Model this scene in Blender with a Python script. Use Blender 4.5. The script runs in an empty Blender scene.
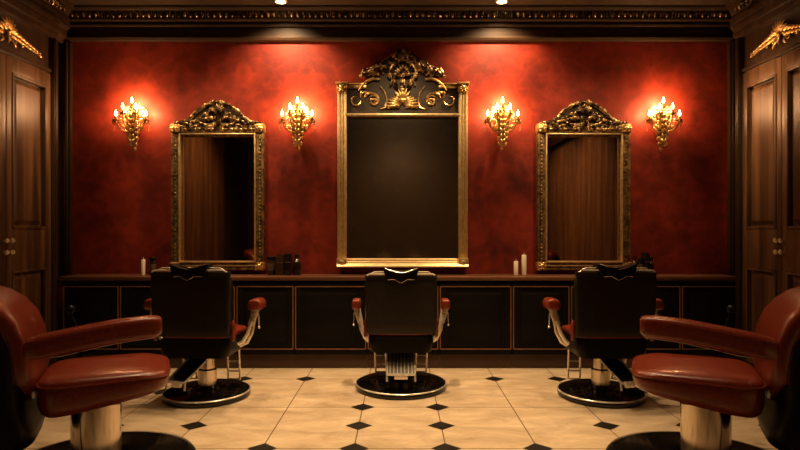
import bpy, bmesh, math, random
from mathutils import Vector, Matrix
PI = math.pi
rnd = random.Random(7)
col = bpy.context.scene.collection
V = Vector

# ------------------------------------------------------------------ materials
def new_mat(name):
    m = bpy.data.materials.new(name); m.use_nodes = True
    nt = m.node_tree; b = nt.nodes['Principled BSDF']
    return m, nt, b

def N(nt, t, **kw):
    n = nt.nodes.new(t)
    for k, v in kw.items(): setattr(n, k, v)
    return n

def ramp(nt, stops):
    r = N(nt, 'ShaderNodeValToRGB')
    e = r.color_ramp.elements
    e[0].position, e[0].color = stops[0][0], (*stops[0][1], 1)
    e[1].position, e[1].color = stops[1][0], (*stops[1][1], 1)
    for p, c in stops[2:]:
        x = e.new(p); x.color = (*c, 1)
    return r

def coords(nt, scale=(1, 1, 1), kind='Object'):
    tc = N(nt, 'ShaderNodeTexCoord'); mp = N(nt, 'ShaderNodeMapping')
    mp.inputs['Scale'].default_value = scale
    nt.links.new(tc.outputs[kind], mp.inputs['Vector'])
    return mp.outputs['Vector']

def noise_mat(name, c1, c2, scale=(5, 5, 5), rough=(.4, .5), metal=0., bump=.0, lo=.35, hi=.65, coat=0., detail=4, spec=.5):
    m, nt, b = new_mat(name)
    v = coords(nt, scale)
    n = N(nt, 'ShaderNodeTexNoise'); n.inputs['Scale'].default_value = 1; n.inputs['Detail'].default_value = detail
    nt.links.new(v, n.inputs['Vector'])
    r = ramp(nt, [(lo, c1), (hi, c2)])
    nt.links.new(n.outputs['Fac'], r.inputs['Fac']); nt.links.new(r.outputs['Color'], b.inputs['Base Color'])
    mr = N(nt, 'ShaderNodeMapRange'); mr.inputs['To Min'].default_value = rough[0]; mr.inputs['To Max'].default_value = rough[1]
    nt.links.new(n.outputs['Fac'], mr.inputs['Value']); nt.links.new(mr.outputs['Result'], b.inputs['Roughness'])
    b.inputs['Metallic'].default_value = metal
    b.inputs['Coat Weight'].default_value = coat
    b.inputs['Specular IOR Level'].default_value = spec
    if bump:
        bp = N(nt, 'ShaderNodeBump'); bp.inputs['Strength'].default_value = bump; bp.inputs['Distance'].default_value = .01
        nt.links.new(n.outputs['Fac'], bp.inputs['Height']); nt.links.new(bp.outputs['Normal'], b.inputs['Normal'])
    return m

def wood_mat(name, dark, mid, light, scale=(14, 14, .7), rough=.38, spec=.45):
    m, nt, b = new_mat(name)
    v = coords(nt, scale)
    n = N(nt, 'ShaderNodeTexNoise'); n.inputs['Scale'].default_value = 1; n.inputs['Detail'].default_value = 6; n.inputs['Distortion'].default_value = .6
    nt.links.new(v, n.inputs['Vector'])
    r = ramp(nt, [(.3, dark), (.72, light), (.5, mid)])
    nt.links.new(n.outputs['Fac'], r.inputs['Fac']); nt.links.new(r.outputs['Color'], b.inputs['Base Color'])
    b.inputs['Roughness'].default_value = rough
    b.inputs['Specular IOR Level'].default_value = spec
    bp = N(nt, 'ShaderNodeBump'); bp.inputs['Strength'].default_value = .08; bp.inputs['Distance'].default_value = .004
    nt.links.new(n.outputs['Fac'], bp.inputs['Height']); nt.links.new(bp.outputs['Normal'], b.inputs['Normal'])
    return m

def carved_gold(name, dark, gold, scale=22, rough=.34, ao=True, lo=.42, hi=.62):
    m, nt, b = new_mat(name)
    v = coords(nt)
    n = N(nt, 'ShaderNodeTexNoise'); n.inputs['Scale'].default_value = scale; n.inputs['Detail'].default_value = 3
    nt.links.new(v, n.inputs['Vector'])
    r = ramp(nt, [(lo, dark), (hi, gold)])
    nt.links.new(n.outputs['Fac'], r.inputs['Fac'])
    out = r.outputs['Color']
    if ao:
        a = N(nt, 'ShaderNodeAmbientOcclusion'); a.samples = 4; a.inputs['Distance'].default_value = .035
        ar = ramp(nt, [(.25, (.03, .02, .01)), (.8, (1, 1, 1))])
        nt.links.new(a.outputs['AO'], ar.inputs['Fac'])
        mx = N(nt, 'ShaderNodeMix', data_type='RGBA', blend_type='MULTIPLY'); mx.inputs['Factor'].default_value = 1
        nt.links.new(out, mx.inputs[6]); nt.links.new(ar.outputs['Color'], mx.inputs[7]); out = mx.outputs[2]  # occlusion shade of the crevices multiplied into the base colour
    nt.links.new(out, b.inputs['Base Color'])
    b.inputs['Metallic'].default_value = .85; b.inputs['Roughness'].default_value = rough
    bp = N(nt, 'ShaderNodeBump'); bp.inputs['Strength'].default_value = .25; bp.inputs['Distance'].default_value = .006
    nt.links.new(n.outputs['Fac'], bp.inputs['Height']); nt.links.new(bp.outputs['Normal'], b.inputs['Normal'])
    return m

def wallpaper(name):
    m, nt, b = new_mat(name)
    L = nt.links.new
    tc = N(nt, 'ShaderNodeTexCoord'); sep = N(nt, 'ShaderNodeSeparateXYZ'); L(tc.outputs['Object'], sep.inputs[0])
    pp = N(nt, 'ShaderNodeMath', operation='PINGPONG'); pp.inputs[1].default_value = .31; L(sep.outputs['X'], pp.inputs[0])
    pz = N(nt, 'ShaderNodeMath', operation='MODULO'); pz.inputs[1].default_value = .9; L(sep.outputs['Z'], pz.inputs[0])
    cmb = N(nt, 'ShaderNodeCombineXYZ'); L(pp.outputs[0], cmb.inputs[0]); L(pz.outputs[0], cmb.inputs[2])
    n1 = N(nt, 'ShaderNodeTexNoise'); n1.inputs['Scale'].default_value = 6.5; n1.inputs['Detail'].default_value = 3; n1.inputs['Distortion'].default_value = 1.2
    L(cmb.outputs[0], n1.inputs['Vector'])
    r1 = ramp(nt, [(.38, (0, 0, 0)), (.62, (1, 1, 1))]); L(n1.outputs['Fac'], r1.inputs['Fac'])
    n2 = N(nt, 'ShaderNodeTexNoise'); n2.inputs['Scale'].default_value = 2.6; n2.inputs['Detail'].default_value = 8; n2.inputs['Roughness'].default_value = .65
    L(tc.outputs['Object'], n2.inputs['Vector'])
    r2 = ramp(nt, [(.3, (.095, .008, .004)), (.72, (.34, .034, .013))]); L(n2.outputs['Fac'], r2.inputs['Fac'])
    mx = N(nt, 'ShaderNodeMix', data_type='RGBA', blend_type='MULTIPLY'); mx.inputs['Factor'].default_value = .30
    L(r2.outputs['Color'], mx.inputs[6]); L(r1.outputs['Color'], mx.inputs[7])
    L(mx.outputs[2], b.inputs['Base Color'])
    b.inputs['Roughness'].default_value = .6; b.inputs['Specular IOR Level'].default_value = .25
    bp = N(nt, 'ShaderNodeBump'); bp.inputs['Strength'].default_value = .06; bp.inputs['Distance'].default_value = .003
    L(n1.outputs['Fac'], bp.inputs['Height']); L(bp.outputs['Normal'], b.inputs['Normal'])
    return m

TX, TY, TX0, TY0 = .545, .392, .2725, 3.375
def floor_mat(name):
    m, nt, b = new_mat(name)
    L = nt.links.new
    tc = N(nt, 'ShaderNodeTexCoord'); sep = N(nt, 'ShaderNodeSeparateXYZ'); L(tc.outputs['Object'], sep.inputs[0])
    masks = []
    for ax, per, off in (('X', TX, TX0), ('Y', TY * 2, TY0)):
        a = N(nt, 'ShaderNodeMath', operation='SUBTRACT'); a.inputs[1].default_value = off; L(sep.outputs[ax], a.inputs[0])
        p = N(nt, 'ShaderNodeMath', operation='PINGPONG'); p.inputs[1].default_value = per / 2; L(a.outputs[0], p.inputs[0])
        g = N(nt, 'ShaderNodeMath', operation='LESS_THAN'); g.inputs[1].default_value = .004; L(p.outputs[0], g.inputs[0])
        masks.append(g)
    mxg = N(nt, 'ShaderNodeMath', operation='MAXIMUM'); L(masks[0].outputs[0], mxg.inputs[0]); L(masks[1].outputs[0], mxg.inputs[1])
    mp = N(nt, 'ShaderNodeMapping'); mp.inputs['Scale'].default_value = (2.2, 5, 1); L(tc.outputs['Object'], mp.inputs[0])
    n = N(nt, 'ShaderNodeTexNoise'); n.inputs['Scale'].default_value = 1.4; n.inputs['Detail'].default_value = 9; n.inputs['Roughness'].default_value = .7; n.inputs['Distortion'].default_value = .5
    L(mp.outputs[0], n.inputs['Vector'])
    r = ramp(nt, [(.3, (.40, .29, .18)), (.7, (.70, .56, .38))]); L(n.outputs['Fac'], r.inputs['Fac'])
    mx = N(nt, 'ShaderNodeMix', data_type='RGBA'); L(mxg.outputs[0], mx.inputs[0]); L(r.outputs['Color'], mx.inputs[6]); mx.inputs[7].default_value = (.17, .10, .055, 1)
    L(mx.outputs[2], b.inputs['Base Color'])
    mr = N(nt, 'ShaderNodeMapRange'); mr.inputs['To Min'].default_value = .42; mr.inputs['To Max'].default_value = .6; L(n.outputs['Fac'], mr.inputs['Value']); L(mr.outputs[0], b.inputs['Roughness'])
    b.inputs['Specular IOR Level'].default_value = .35
    bp = N(nt, 'ShaderNodeBump'); bp.inputs['Strength'].default_value = .12; bp.inputs['Distance'].default_value = .004
    L(n.outputs['Fac'], bp.inputs['Height']); L(bp.outputs['Normal'], b.inputs['Normal'])
    return m

def emis(name, c, s):
    m, nt, b = new_mat(name)
    v = coords(nt, (30, 30, 30)); n = N(nt, 'ShaderNodeTexNoise'); nt.links.new(v, n.inputs['Vector'])
    mr = N(nt, 'ShaderNodeMapRange'); mr.inputs['To Min'].default_value = s * .85; mr.inputs['To Max'].default_value = s * 1.1
    nt.links.new(n.outputs['Fac'], mr.inputs['Value']); nt.links.new(mr.outputs[0], b.inputs['Emission Strength'])
    b.inputs['Base Color'].default_value = (*c, 1); b.inputs['Emission Color'].default_value = (*c, 1)
    return m

def mirror_mat(name, tint, rough):
    m, nt, b = new_mat(name)
    v = coords(nt, (3, 3, 3)); n = N(nt, 'ShaderNodeTexNoise'); n.inputs['Detail'].default_value = 5; nt.links.new(v, n.inputs['Vector'])
    r = ramp(nt, [(.3, tuple(x * .85 for x in tint)), (.7, tint)]); nt.links.new(n.outputs['Fac'], r.inputs['Fac']); nt.links.new(r.outputs['Color'], b.inputs['Base Color'])
    b.inputs['Metallic'].default_value = 1; b.inputs['Roughness'].default_value = rough
    return m

M = dict(
    floor=floor_mat('beige_marble_tiles'),
    inset=noise_mat('black_tile', (.006, .005, .004), (.02, .015, .01), rough=(.3, .45)),
    paper=wallpaper('red_damask'),
    wood=wood_mat('walnut', (.03, .012, .005), (.075, .033, .013), (.15, .072, .03)),
    wood_trim=wood_mat('walnut_trim', (.018, .008, .0035), (.032, .015, .006), (.06, .029, .012), scale=(.7, 14, 14), rough=.58, spec=.3),
    wood_post=wood_mat('walnut_post', (.018, .008, .0035), (.032, .015, .006), (.06, .029, .012)),
    dark_wood=wood_mat('ebony', (.002, .0013, .0009), (.004, .0026, .0017), (.008, .005, .003), rough=.55, scale=(.8, 10, 10), spec=.14),
    top_wood=wood_mat('worktop_wood', (.06, .022, .01), (.11, .042, .02), (.17, .07, .034), scale=(.8, 10, 10), rough=.4),
    plinth=wood_mat('plinth_wood', (.035, .014, .006), (.055, .024, .011), (.08, .036, .016), scale=(.8, 10, 10), rough=.5),
    copper=noise_mat('copper_line', (.30, .13, .055), (.42, .20, .09), rough=(.4, .5), metal=.6),
    dark=noise_mat('dark_plaster', (.016, .010, .006), (.024, .015, .009), rough=(.7, .8), spec=.2),
    ceil=noise_mat('ceiling_lacquer', (.035, .020, .010), (.05, .03, .015), rough=(.4, .5)),
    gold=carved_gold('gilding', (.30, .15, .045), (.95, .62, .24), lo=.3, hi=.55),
    gold_plain=noise_mat('gold_moulding', (.85, .58, .26), (1, .80, .44), scale=(30, 30, 30), rough=(.30, .46), metal=.9, bump=.1),
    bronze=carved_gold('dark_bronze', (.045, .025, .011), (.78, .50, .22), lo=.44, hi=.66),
    bronze_rail=noise_mat('bronze_rail', (.10, .06, .026), (.42, .27, .12), scale=(26, 26, 26), rough=(.35, .5), metal=.85, bump=.2),
    bronze_dark=noise_mat('bronze_ground', (.018, .011, .006), (.05, .03, .014), scale=(18, 18, 18), rough=(.4, .55), metal=.5),
    header=noise_mat('header_ground', (.035, .022, .013), (.05, .032, .019), rough=(.5, .6), metal=.2),
    mirror=mirror_mat('mirror_glass', (.72, .52, .40), .035),
    mirror_dim=mirror_mat('smoked_mirror', (.62, .52, .42), .16),
    red=noise_mat('oxblood_leather', (.155, .019, .007), (.215, .029, .010), scale=(60, 60, 60), rough=(.27, .35), bump=.08, coat=.3),
    black=noise_mat('black_leather', (.003, .0022, .0016), (.007, .005, .0035), scale=(60, 60, 60), rough=(.36, .46), bump=.06, spec=.14),
    brown=noise_mat('brown_black_leather', (.009, .006, .0035), (.014, .009, .005), scale=(40, 40, 40), rough=(.42, .5), bump=.04, spec=.3),
    enamel=noise_mat('black_enamel', (.004, .0035, .003), (.008, .006, .005), rough=(.10, .16)),
    chrome=noise_mat('chrome', (.80, .72, .60), (.92, .85, .74), scale=(9, 9, 9), rough=(.20, .32), metal=.6),
    steel=noise_mat('worn_steel', (.42, .35, .28), (.72, .64, .54), scale=(14, 14, 3), rough=(.10, .24), metal=1),
    rubber=noise_mat('ribbed_rubber', (.04, .033, .025), (.07, .058, .044), rough=(.4, .5)),
    wax=noise_mat('ivory_wax', (.9, .78, .58), (.95, .86, .68), rough=(.4, .5)),
    wick=noise_mat('wick', (.25, .18, .1), (.4, .3, .2), rough=(.8, .9)),
    bottle=noise_mat('dark_glass', (.008, .005, .004), (.02, .012, .008), rough=(.12, .2)),
    bottle_brown=noise_mat('brown_glass', (.03, .014, .008), (.045, .022, .011), rough=(.18, .26)),
    label=noise_mat('dull_label', (.06, .035, .022), (.085, .05, .03), rough=(.5, .6)),
    bulb=emis('flame_bulb', (1, .62, .22), 22),
    lens=emis('downlight_lens', (1, .78, .48), 14),
    knob=noise_mat('ivory_brass_knob', (.85, .68, .45), (.95, .80, .58), rough=(.2, .3), metal=.5),
)

# ------------------------------------------------------------------ geometry
class MB:
    def __init__(s): s.bm = bmesh.new()
    def _faces(s, verts, faces, mi=0):
        vs = [s.bm.verts.new(v) for v in verts]
        for f in faces:
            try: fc = s.bm.faces.new([vs[i] for i in f]); fc.material_index = mi
            except ValueError: pass
        return vs
    def box(s, c, size, bev=0., mat=None, mi=0):
        x, y, z = [d / 2 for d in size]; c = V(c)
        pts = [V((sx * x, sy * y, sz * z)) for sz in (-1, 1) for sy in (-1, 1) for sx in (-1, 1)]
        if mat: pts = [mat @ p for p in pts]
        vs = s._faces([c + p for p in pts], [(0, 2, 3, 1), (4, 5, 7, 6), (0, 1, 5, 4), (1, 3, 7, 5), (3, 2, 6, 7), (2, 0, 4, 6)], mi)
        if bev:
            es = {e for v in vs for e in v.link_edges}
            bmesh.ops.bevel(s.bm, geom=list(es), offset=bev, segments=2, affect='EDGES', profile=.6)
        return s
    def rings(s, rings, closed=False, caps=True, mi=0):
        n = len(rings[0]); vv = [[s.bm.verts.new(p) for p in r] for r in rings]
        k = len(vv)
        for i in range(k if closed else k - 1):
            a, b = vv[i], vv[(i + 1) % k]
            for j in range(n):
                f = s.bm.faces.new((a[j], a[(j + 1) % n], b[(j + 1) % n], b[j])); f.material_index = mi
        if caps and not closed:
            for r in (vv[0][::-1], vv[-1]):
                try: s.bm.faces.new(r).material_index = mi
                except ValueError: pass
        return s
    def lathe(s, prof, c=(0, 0, 0), seg=32, mat=None, mi=0):
        c = V(c); R = []
        for r, z in prof:
            r = max(r, .0004)
            ps = [V((r * math.cos(2 * PI * k / seg), r * math.sin(2 * PI * k / seg), z)) for k in range(seg)]
            if mat: ps = [mat @ p for p in ps]
            R.append([c + p for p in ps])
        return s.rings(R, mi=mi)
    def tube(s, pts, rad, seg=8, flat=1., up=V((0, 1, 0)), mi=0):
        pts = [V(p) for p in pts]; n = len(pts)
        if not hasattr(rad, '__len__'): rad = [rad] * n
        R = []; prev = None
        for i, p in enumerate(pts):
            t = (pts[min(i + 1, n - 1)] - pts[max(i - 1, 0)]).normalized()
            u = up if abs(t.dot(up)) < .95 else V((1, 0, 0)) if abs(t.x) < .9 else V((0, 0, 1))
            if prev is not None: u = prev
            a = (u - t * t.dot(u)).normalized(); bb = t.cross(a); prev = a
            R.append([p + (a * math.cos(2 * PI * k / seg) * flat + bb * math.sin(2 * PI * k / seg)) * rad[i] for k in range(seg)])
        return s.rings(R, mi=mi)
    def loft(s, st, seg=28, ex=4.):
        # st: (center, uvec, vvec, halfU, halfV)
        R = []
        for c, u, v, a, b in st:
            ring = []
            for k in range(seg):
                t = 2 * PI * k / seg; ct, sn = math.cos(t), math.sin(t)
                ring.append(V(c) + V(u) * a * math.copysign(abs(ct) ** (2 / ex), ct) + V(v) * b * math.copysign(abs(sn) ** (2 / ex), sn))
            R.append(ring)
        return s.rings(R)
    def prism(s, poly, fn, d0, d1, bev=0.):
        # poly of (a,b); fn(a,b,d)->xyz
        A = [V(fn(a, b, d0)) for a, b in poly]; B = [V(fn(a, b, d1)) for a, b in poly]
        n0 = len(s.bm.verts)
        s.rings([A, B])
        if bev:
            s.bm.verts.ensure_lookup_table(); vs = s.bm.verts[n0:]
            es = [e for e in {e for v in vs for e in v.link_edges}]
            caps = [e for e in es if (e.verts[0].index, e.verts[1].index)]
            bmesh.ops.bevel(s.bm, geom=es, offset=bev, segments=2, affect='EDGES', profile=.6)
        return s
    def ball(s, c, r, sx=1, sy=1, sz=1, seg=8):
        prof = [(math.sin(PI * i / 5), -math.cos(PI * i / 5)) for i in range(6)]
        R = [[V(c) + V((r * sx * p * math.cos(2 * PI * k / seg), r * sy * p * math.sin(2 * PI * k / seg), r * sz * z)) for k in range(seg)]
             for p, z in [(max(p, .02), z) for p, z in prof]]
        return s.rings(R)
    # ornaments live in the XZ plane, facing -Y
    def scroll(s, c, r0, r1, a0, turns, t0, t1, y=0., n=22, flip=1):
        pts = []; rad = []
        for i in range(n + 1):
            f = i / n; r = r0 * (r1 / r0) ** f; a = a0 + turns * 2 * PI * f
            pts.append(V((c[0] + flip * r * math.cos(a), y - .006 * f, c[1] + r * math.sin(a)))); rad.append(t0 + (t1 - t0) * f)
        s.tube(pts, rad, 6); s.ball(pts[-1], t1 * 1.7); return s
    def leaf(s, p0, ang, length, width, bend=0., y=0., lift=.02, flip=1, n=7):
        st = []; x, z = p0; a = ang
        for i in range(n + 1):
            f = i / n
            w = width * math.sin(PI * min(1, .12 + f * .88)) ** .8 * (1 - .35 * f) + .0008
            u = V((-math.sin(a) * flip, 0, math.cos(a)))
            st.append((V((x, y - lift * math.sin(PI * f * .8), z)), u, V((0, 1, 0)), w, max(.002, w * .55)))
            x += flip * math.cos(a) * length / n; z += math.sin(a) * length / n; a += bend / n
        return s.loft(st, seg=8, ex=1.6)
    def merge(s, fn):
        for v in s.bm.verts: v.co = V(fn(v.co))
        return s
    def flipx(s):
        for v in s.bm.verts: v.co.x = -v.co.x
        bmesh.ops.reverse_faces(s.bm, faces=s.bm.faces[:]); return s
    def build(s, name, mats, parent=None, ang=38, smooth=True, label=None, loc=None):
        bmesh.ops.recalc_face_normals(s.bm, faces=s.bm.faces[:])
        me = bpy.data.meshes.new(name); s.bm.to_mesh(me); s.bm.free()
        for m in (mats if isinstance(mats, (list, tuple)) else [mats]): me.materials.append(m)
        if smooth:
            me.shade_smooth(); me.set_sharp_from_angle(angle=math.radians(ang))
        o = bpy.data.objects.new(name, me); col.objects.link(o)
        if parent: o.parent = parent
        if label: o['label'] = label
        if loc: o.location = loc
        return o

def thing(name, label, cat, loc=(0, 0, 0), rz=0, group=None, sc=1.):
    o = bpy.data.objects.new(name, None); col.objects.link(o)
    o.location = loc; o.rotation_euler = (0, 0, rz); o.empty_display_size = .1; o.scale = (sc, sc, sc)
    return tag(o, label, cat, group)
def tag(o, label, cat, group=None):
    o['label'] = label; o['category'] = cat
    if group: o['group'] = group
    return o
def struct(o): o['kind'] = 'structure'; return o
def dup(root, label=None, loc=None, rz=None, sc=None, group=None):
    r = root.copy(); col.objects.link(r)
    if loc: r.location = loc
    if rz is not None: r.rotation_euler = (0, 0, rz)
    if sc: r.scale = (sc, sc, sc)
    if label: r['label'] = label
    if group: r['group'] = group
    for ch in list(root.children):
        c = ch.copy(); col.objects.link(c); c.parent = r
        for g in ch.children:
            d = g.copy(); col.objects.link(d); d.parent = c
    return r

# ------------------------------------------------------------------ room
W, D, H, BACK = 3.42, 5.65, 3.46, -1.6     # half width, back wall, ceiling, wall behind the viewer
fl = MB(); fl.box((0, (D + BACK) / 2, -.05), (2 * W + .4, D - BACK + .4, .1))
def diamond(x, y):
    r = .09
    fl._faces([(x - r, y, .0012), (x, y - r * .92, .0012), (x + r, y, .0012), (x, y + r * .92, .0012)], [(0, 1, 2, 3)], 1)
skip = {(0, 5), (-1, 2), (1, 2), (-3, 2), (3, 2), (-1, 1), (1, 1), (-2, 1), (2, 1)}
for k in range(-8, 7):
    for i in range(-6, 7):
        x = TX0 + (i - .5) * TX if i > 0 else TX0 + (i - .5) * TX
        x = (i - .5) * TX
        y = TY0 + k * TY
        if abs(x) > W - .15 or y > 5.2: continue
        j = abs(x) / TX
        keep = True
        if k in (1, 3) and j > 1 and j < 2: keep = False
        if k == 2 and j > 1: keep = False
        if k == 3 and j < 1: keep = False
        if keep: diamond(x, y)
struct(fl.build('floor', [M['floor'], M['inset']], smooth=False))
struct(MB().box((0, D + .06, H / 2), (2 * W + .4, .12, H + .2)).build('wall_back', M['paper'], smooth=False))
for sx, nm in ((-1, 'wall_left'), (1, 'wall_right')):
    m = MB().box((sx * (W + .06), (D + BACK) / 2, H / 2), (.12, D - BACK + .2, H + .2), mi=0)
    # vertical boards of the panelling nearer the viewer
    y = 3.95; ylow = .55 if sx < 0 else -1.55
    while y > ylow:
        m.box((sx * (W - .02), y - .14, 1.55), (.05, .272, 2.9), bev=.006, mi=1); y -= .28
    struct(m.build(nm, [M['dark'], M['wood']], ang=30))
struct(MB().box((0, BACK - .06, H / 2), (2 * W + .4, .12, H + .2)).build('wall_front', M['ceil'], smooth=False))
struct(MB().box((0, (D + BACK) / 2, H + .05), (2 * W + .4, D - BACK + .4, .1)).build('ceiling', M['ceil'], smooth=False))

# cornice along the back wall (profile d = distance out from wall, z) with egg and dart band
prof = [(0, 3.155), (.045, 3.16), (.055, 3.18), (.05, 3.195), (.03, 3.205), (.03, 3.285), (.055, 3.29), (.06, 3.305), (.045, 3.312), (.045, 3.335), (.085, 3.338),
        (.09, 3.352), (.075, 3.36), (.10, 3.425), (.14, 3.43), (.15, 3.445), (.15, 3.459), (0, 3.459)]
m = MB(); m.prism(prof, lambda a, b, d: (d, D - a, b), -W, W)
struct(m.build('trim_1', M['wood_trim'], ang=25))
m = MB(); x = -3.2
while x < 3.2:
    m.ball((x, D - .092, 3.393), .020, .8, .9, 1.55, seg=8)
    m.loft([(V((x + .029, D - .098, 3.418)), (1, 0, 0), (0, 1, 0), .007, .008), (V((x + .029, D - .088, 3.366)), (1, 0, 0), (0, 1, 0), .002, .004)], seg=6, ex=2)
    x += .058
struct(m.build('trim_2', M['bronze']))
# picture rail below the frieze is part of trim_1; side cornices
sprof = [(0, 3.10), (.02, 3.10), (.03, 3.14), (.06, 3.16), (.06, 3.22), (.09, 3.25), (.09, 3.33), (.075, 3.36), (.10, 3.425), (.14, 3.43), (.15, 3.459), (0, 3.459)]
for sx, nm in ((-1, 'trim_3'), (1, 'trim_4')):
    m = MB(); m.prism(sprof, lambda a, b, d: (sx * (3.29 - a), d, b), BACK, D - .12)
    struct(m.build(nm, M['wood_post'], ang=25))
    m = MB(); y = 5.42
    while y > 3.9:
        m.ball((sx * (3.29 - .092), y, 3.393), .020, .9, .8, 1.55)
        m.ball((sx * (3.29 - .092), y - .029, 3.393), .007, .9, .8, 3.2, seg=6)
        y -= .058
    # acanthus corner on the cornice
    for k in range(6):
        m.ball((sx * (3.29 - .115), 5.30 - k * .075, 3.40 - .004 * k), .03, .7, 1.2, .8)
    struct(m.build('trim_5' if sx < 0 else 'trim_6', M['bronze']))
# pilaster trims in the back corners
for sx, nm in ((-1, 'trim_7'), (1, 'trim_8')):
    m = MB(); m.box((sx * 3.285, D - .025, 2.0), (.085, .05, 2.28), bev=.004)
    m.box((sx * 3.285, D - .055, 2.0), (.045, .02, 2.28), bev=.008)
    m.box((sx * 3.37, D - .02, 2.0), (.09, .04, 2.28))
    struct(m.build(nm, M['wood_post'], ang=30))

# ------------------------------------------------------------------ wardrobes in the side walls
def wardrobe(sx):
    side = 'left' if sx < 0 else 'right'
    t = thing('built_in_wardrobe', f'tall walnut panelled wardrobe with gilt crest built into the {side} wall', 'wardrobe',
              (-3.24, 4.653, 0) if sx < 0 else (3.17, 4.70, 0), -sx * PI / 2)
    if sx > 0: t.scale = (.9, 1, 1)
    f = 1 if sx < 0 else -1        # local +X towards the back wall on the left, away on the right
    m = MB(); m.box((0, .11, 1.6), (1.20, .12, 3.16)); m.build('carcass', M['wood'], t)
    m = MB(); m.box((0, .02, 2.90), (1.20, .06, .33), bev=.003); m.box((0, -.022, 2.755), (1.2, .02, .032), bev=.006); m.build('frieze', M['wood_post'], t)
    m = MB(); m.box((0, .0, 3.09), (1.28, .13, .06), bev=.01); m.box((0, .0, 3.15), (1.30, .17, .06), bev=.012); m.box((0, -.0, 3.21), (1.30, .19, .05), bev=.006)
    m.build('cornice', M['wood_post'], t)
    m = MB(); m.box((0, .02, .045), (1.2, .09, .09), bev=.006); m.build('plinth', M['wood_post'], t)
    for s in (1, -1):
        m = MB(); m.box((s * .621, .05, 1.53), (.046, .21, 3.05), bev=.006)
        m.box((s * .612, -.05, 1.53), (.012, .03, 3.05), bev=.003); m.box((s * .636, -.05, 1.53), (.012, .03, 3.05), bev=.003)
        m.build('side_post', M['wood_post'], t)
    for s in (1, -1):
        d = MB(); cx = s * .299; w = .594
        d.box((cx, .02, 1.41), (w, .022, 2.63))
        for q in (-1, 1): d.box((cx + q * (w / 2 - .033), -.005, 1.41), (.066, .04, 2.63), bev=.004)
        for z0, z1 in ((.10, .16), (.955, 1.30), (2.60, 2.73)): d.box((cx, -.005, (z0 + z1) / 2), (w - .13, .04, z1 - z0), bev=.004)
        for z0, z1 in ((.16, .955), (1.30, 2.60)):
            zc, hh, ww = (z0 + z1) / 2, (z1 - z0), w - .132
            for q in (-1, 1):
                d.box((cx + q * (ww / 2 - .012), -.010, zc), (.022, .045, hh - .01), bev=.006)
                d.box((cx, -.010, zc + q * (hh / 2 - .012)), (ww - .01, .045, .022), bev=.006)
            # raised field
            a, b, y0, y1 = ww / 2 - .035, hh / 2 - .035, .010, -.012
            d.rings([[(cx - a, y0, zc - b), (cx + a, y0, zc - b), (cx + a, y0, zc + b), (cx - a, y0, zc + b)],
                     [(cx - a + .04, y1, zc - b + .04), (cx + a - .04, y1, zc - b + .04), (cx + a - .04, y1, zc + b - .04), (cx - a + .04, y1, zc + b - .04)]])
        do = d.build('door', M['wood'], t, ang=25)
        for z in (1.205, 1.11):
            k = MB(); k.lathe([(.008, 0), (.008, .018), (.017, .022), (.021, .032), (.015, .042), (0, .044)], (s * .034, -.025, z), 14, Matrix.Rotation(PI / 2, 3, 'X'))
            k.build('knob', M['knob'], do, label='pale brass knob')
    # gilt ornament on the frieze
    g = MB()
    for q in (-1, 1):
        for k in range(8):
            fx = .03 + k * .052
            g.leaf((q * fx, 2.915 - .0085 * k), (0.6 - .03 * k), .125 - .012 * k, .024 - .0024 * k, bend=-1.3, y=-.025, flip=q)
            g.leaf((q * fx, 2.905 - .0085 * k), (-.45), .11 - .0105 * k, .019 - .0018 * k, bend=.9, y=-.025, flip=q)
        g.tube([(q * (.02 + .037 * k), -.026, 2.91 - .006 * k) for k in range(13)], [.011 - .0007 * k for k in range(13)], 6)
        g.scroll((q * .09, 2.865), .035, .010, PI * .6, -1.2, .007, .005, y=-.028, flip=q)
        g.scroll((q * .20, 2.865), .025, .008, PI * .6, -1.1, .005, .004, y=-.026, flip=q)
        g.leaf((q * .05, 2.87), -1.2, .08, .014, bend=.6, y=-.03, flip=q)
    for k in range(7):
        a = PI * (.12 + .76 * k / 6); g.leaf((0, 2.92), a, .12, .018, y=-.035)
    g.leaf((0, 2.91), -PI / 2, .09, .02, y=-.035); g.ball((0, -.045, 2.915), .02)
    g.build('crest_ornament', M['gold'], t, label='gilt carved leaf ornament')
wardrobe(-1); wardrobe(1)

# ------------------------------------------------------------------ cabinets and worktop
CF = 5.30
tag(MB().box((0, (CF - .02 + D) / 2 - .002, .838), (6.36, D - CF + .016, .034), bev=.007).build('worktop', M['top_wood']),
    'long narrow brown wood worktop running under the three mirrors', 'worktop')
px2x = lambda p: (p - 400) / 107.5
edges = [px2x(p) for p in (63, 119.7, 178, 236, 294.5, 367, 439, 512, 570, 628, 680.7, 737)]
cab_lab = ['black copper-lined base cabinet at the far left end beside the wardrobe',
           'black copper-lined base cabinet left of the left rear chair, second from the left end',
           'black base cabinet hidden mostly behind the left rear barber chair',
           'black copper-lined base cabinet right of the left rear chair, behind its red arm pad',
           'black copper-lined base cabinet just left of the center barber chair',
           'black base cabinet straight behind the center barber chair',
           'black copper-lined base cabinet just right of the center barber chair',
           'black copper-lined base cabinet left of the right rear chair, behind its red arm pad',
           'black base cabinet hidden mostly behind the right rear barber chair',
           'black copper-lined base cabinet right of the right rear chair, second from the right end',
           'black copper-lined base cabinet at the far right end beside the wardrobe']
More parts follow.
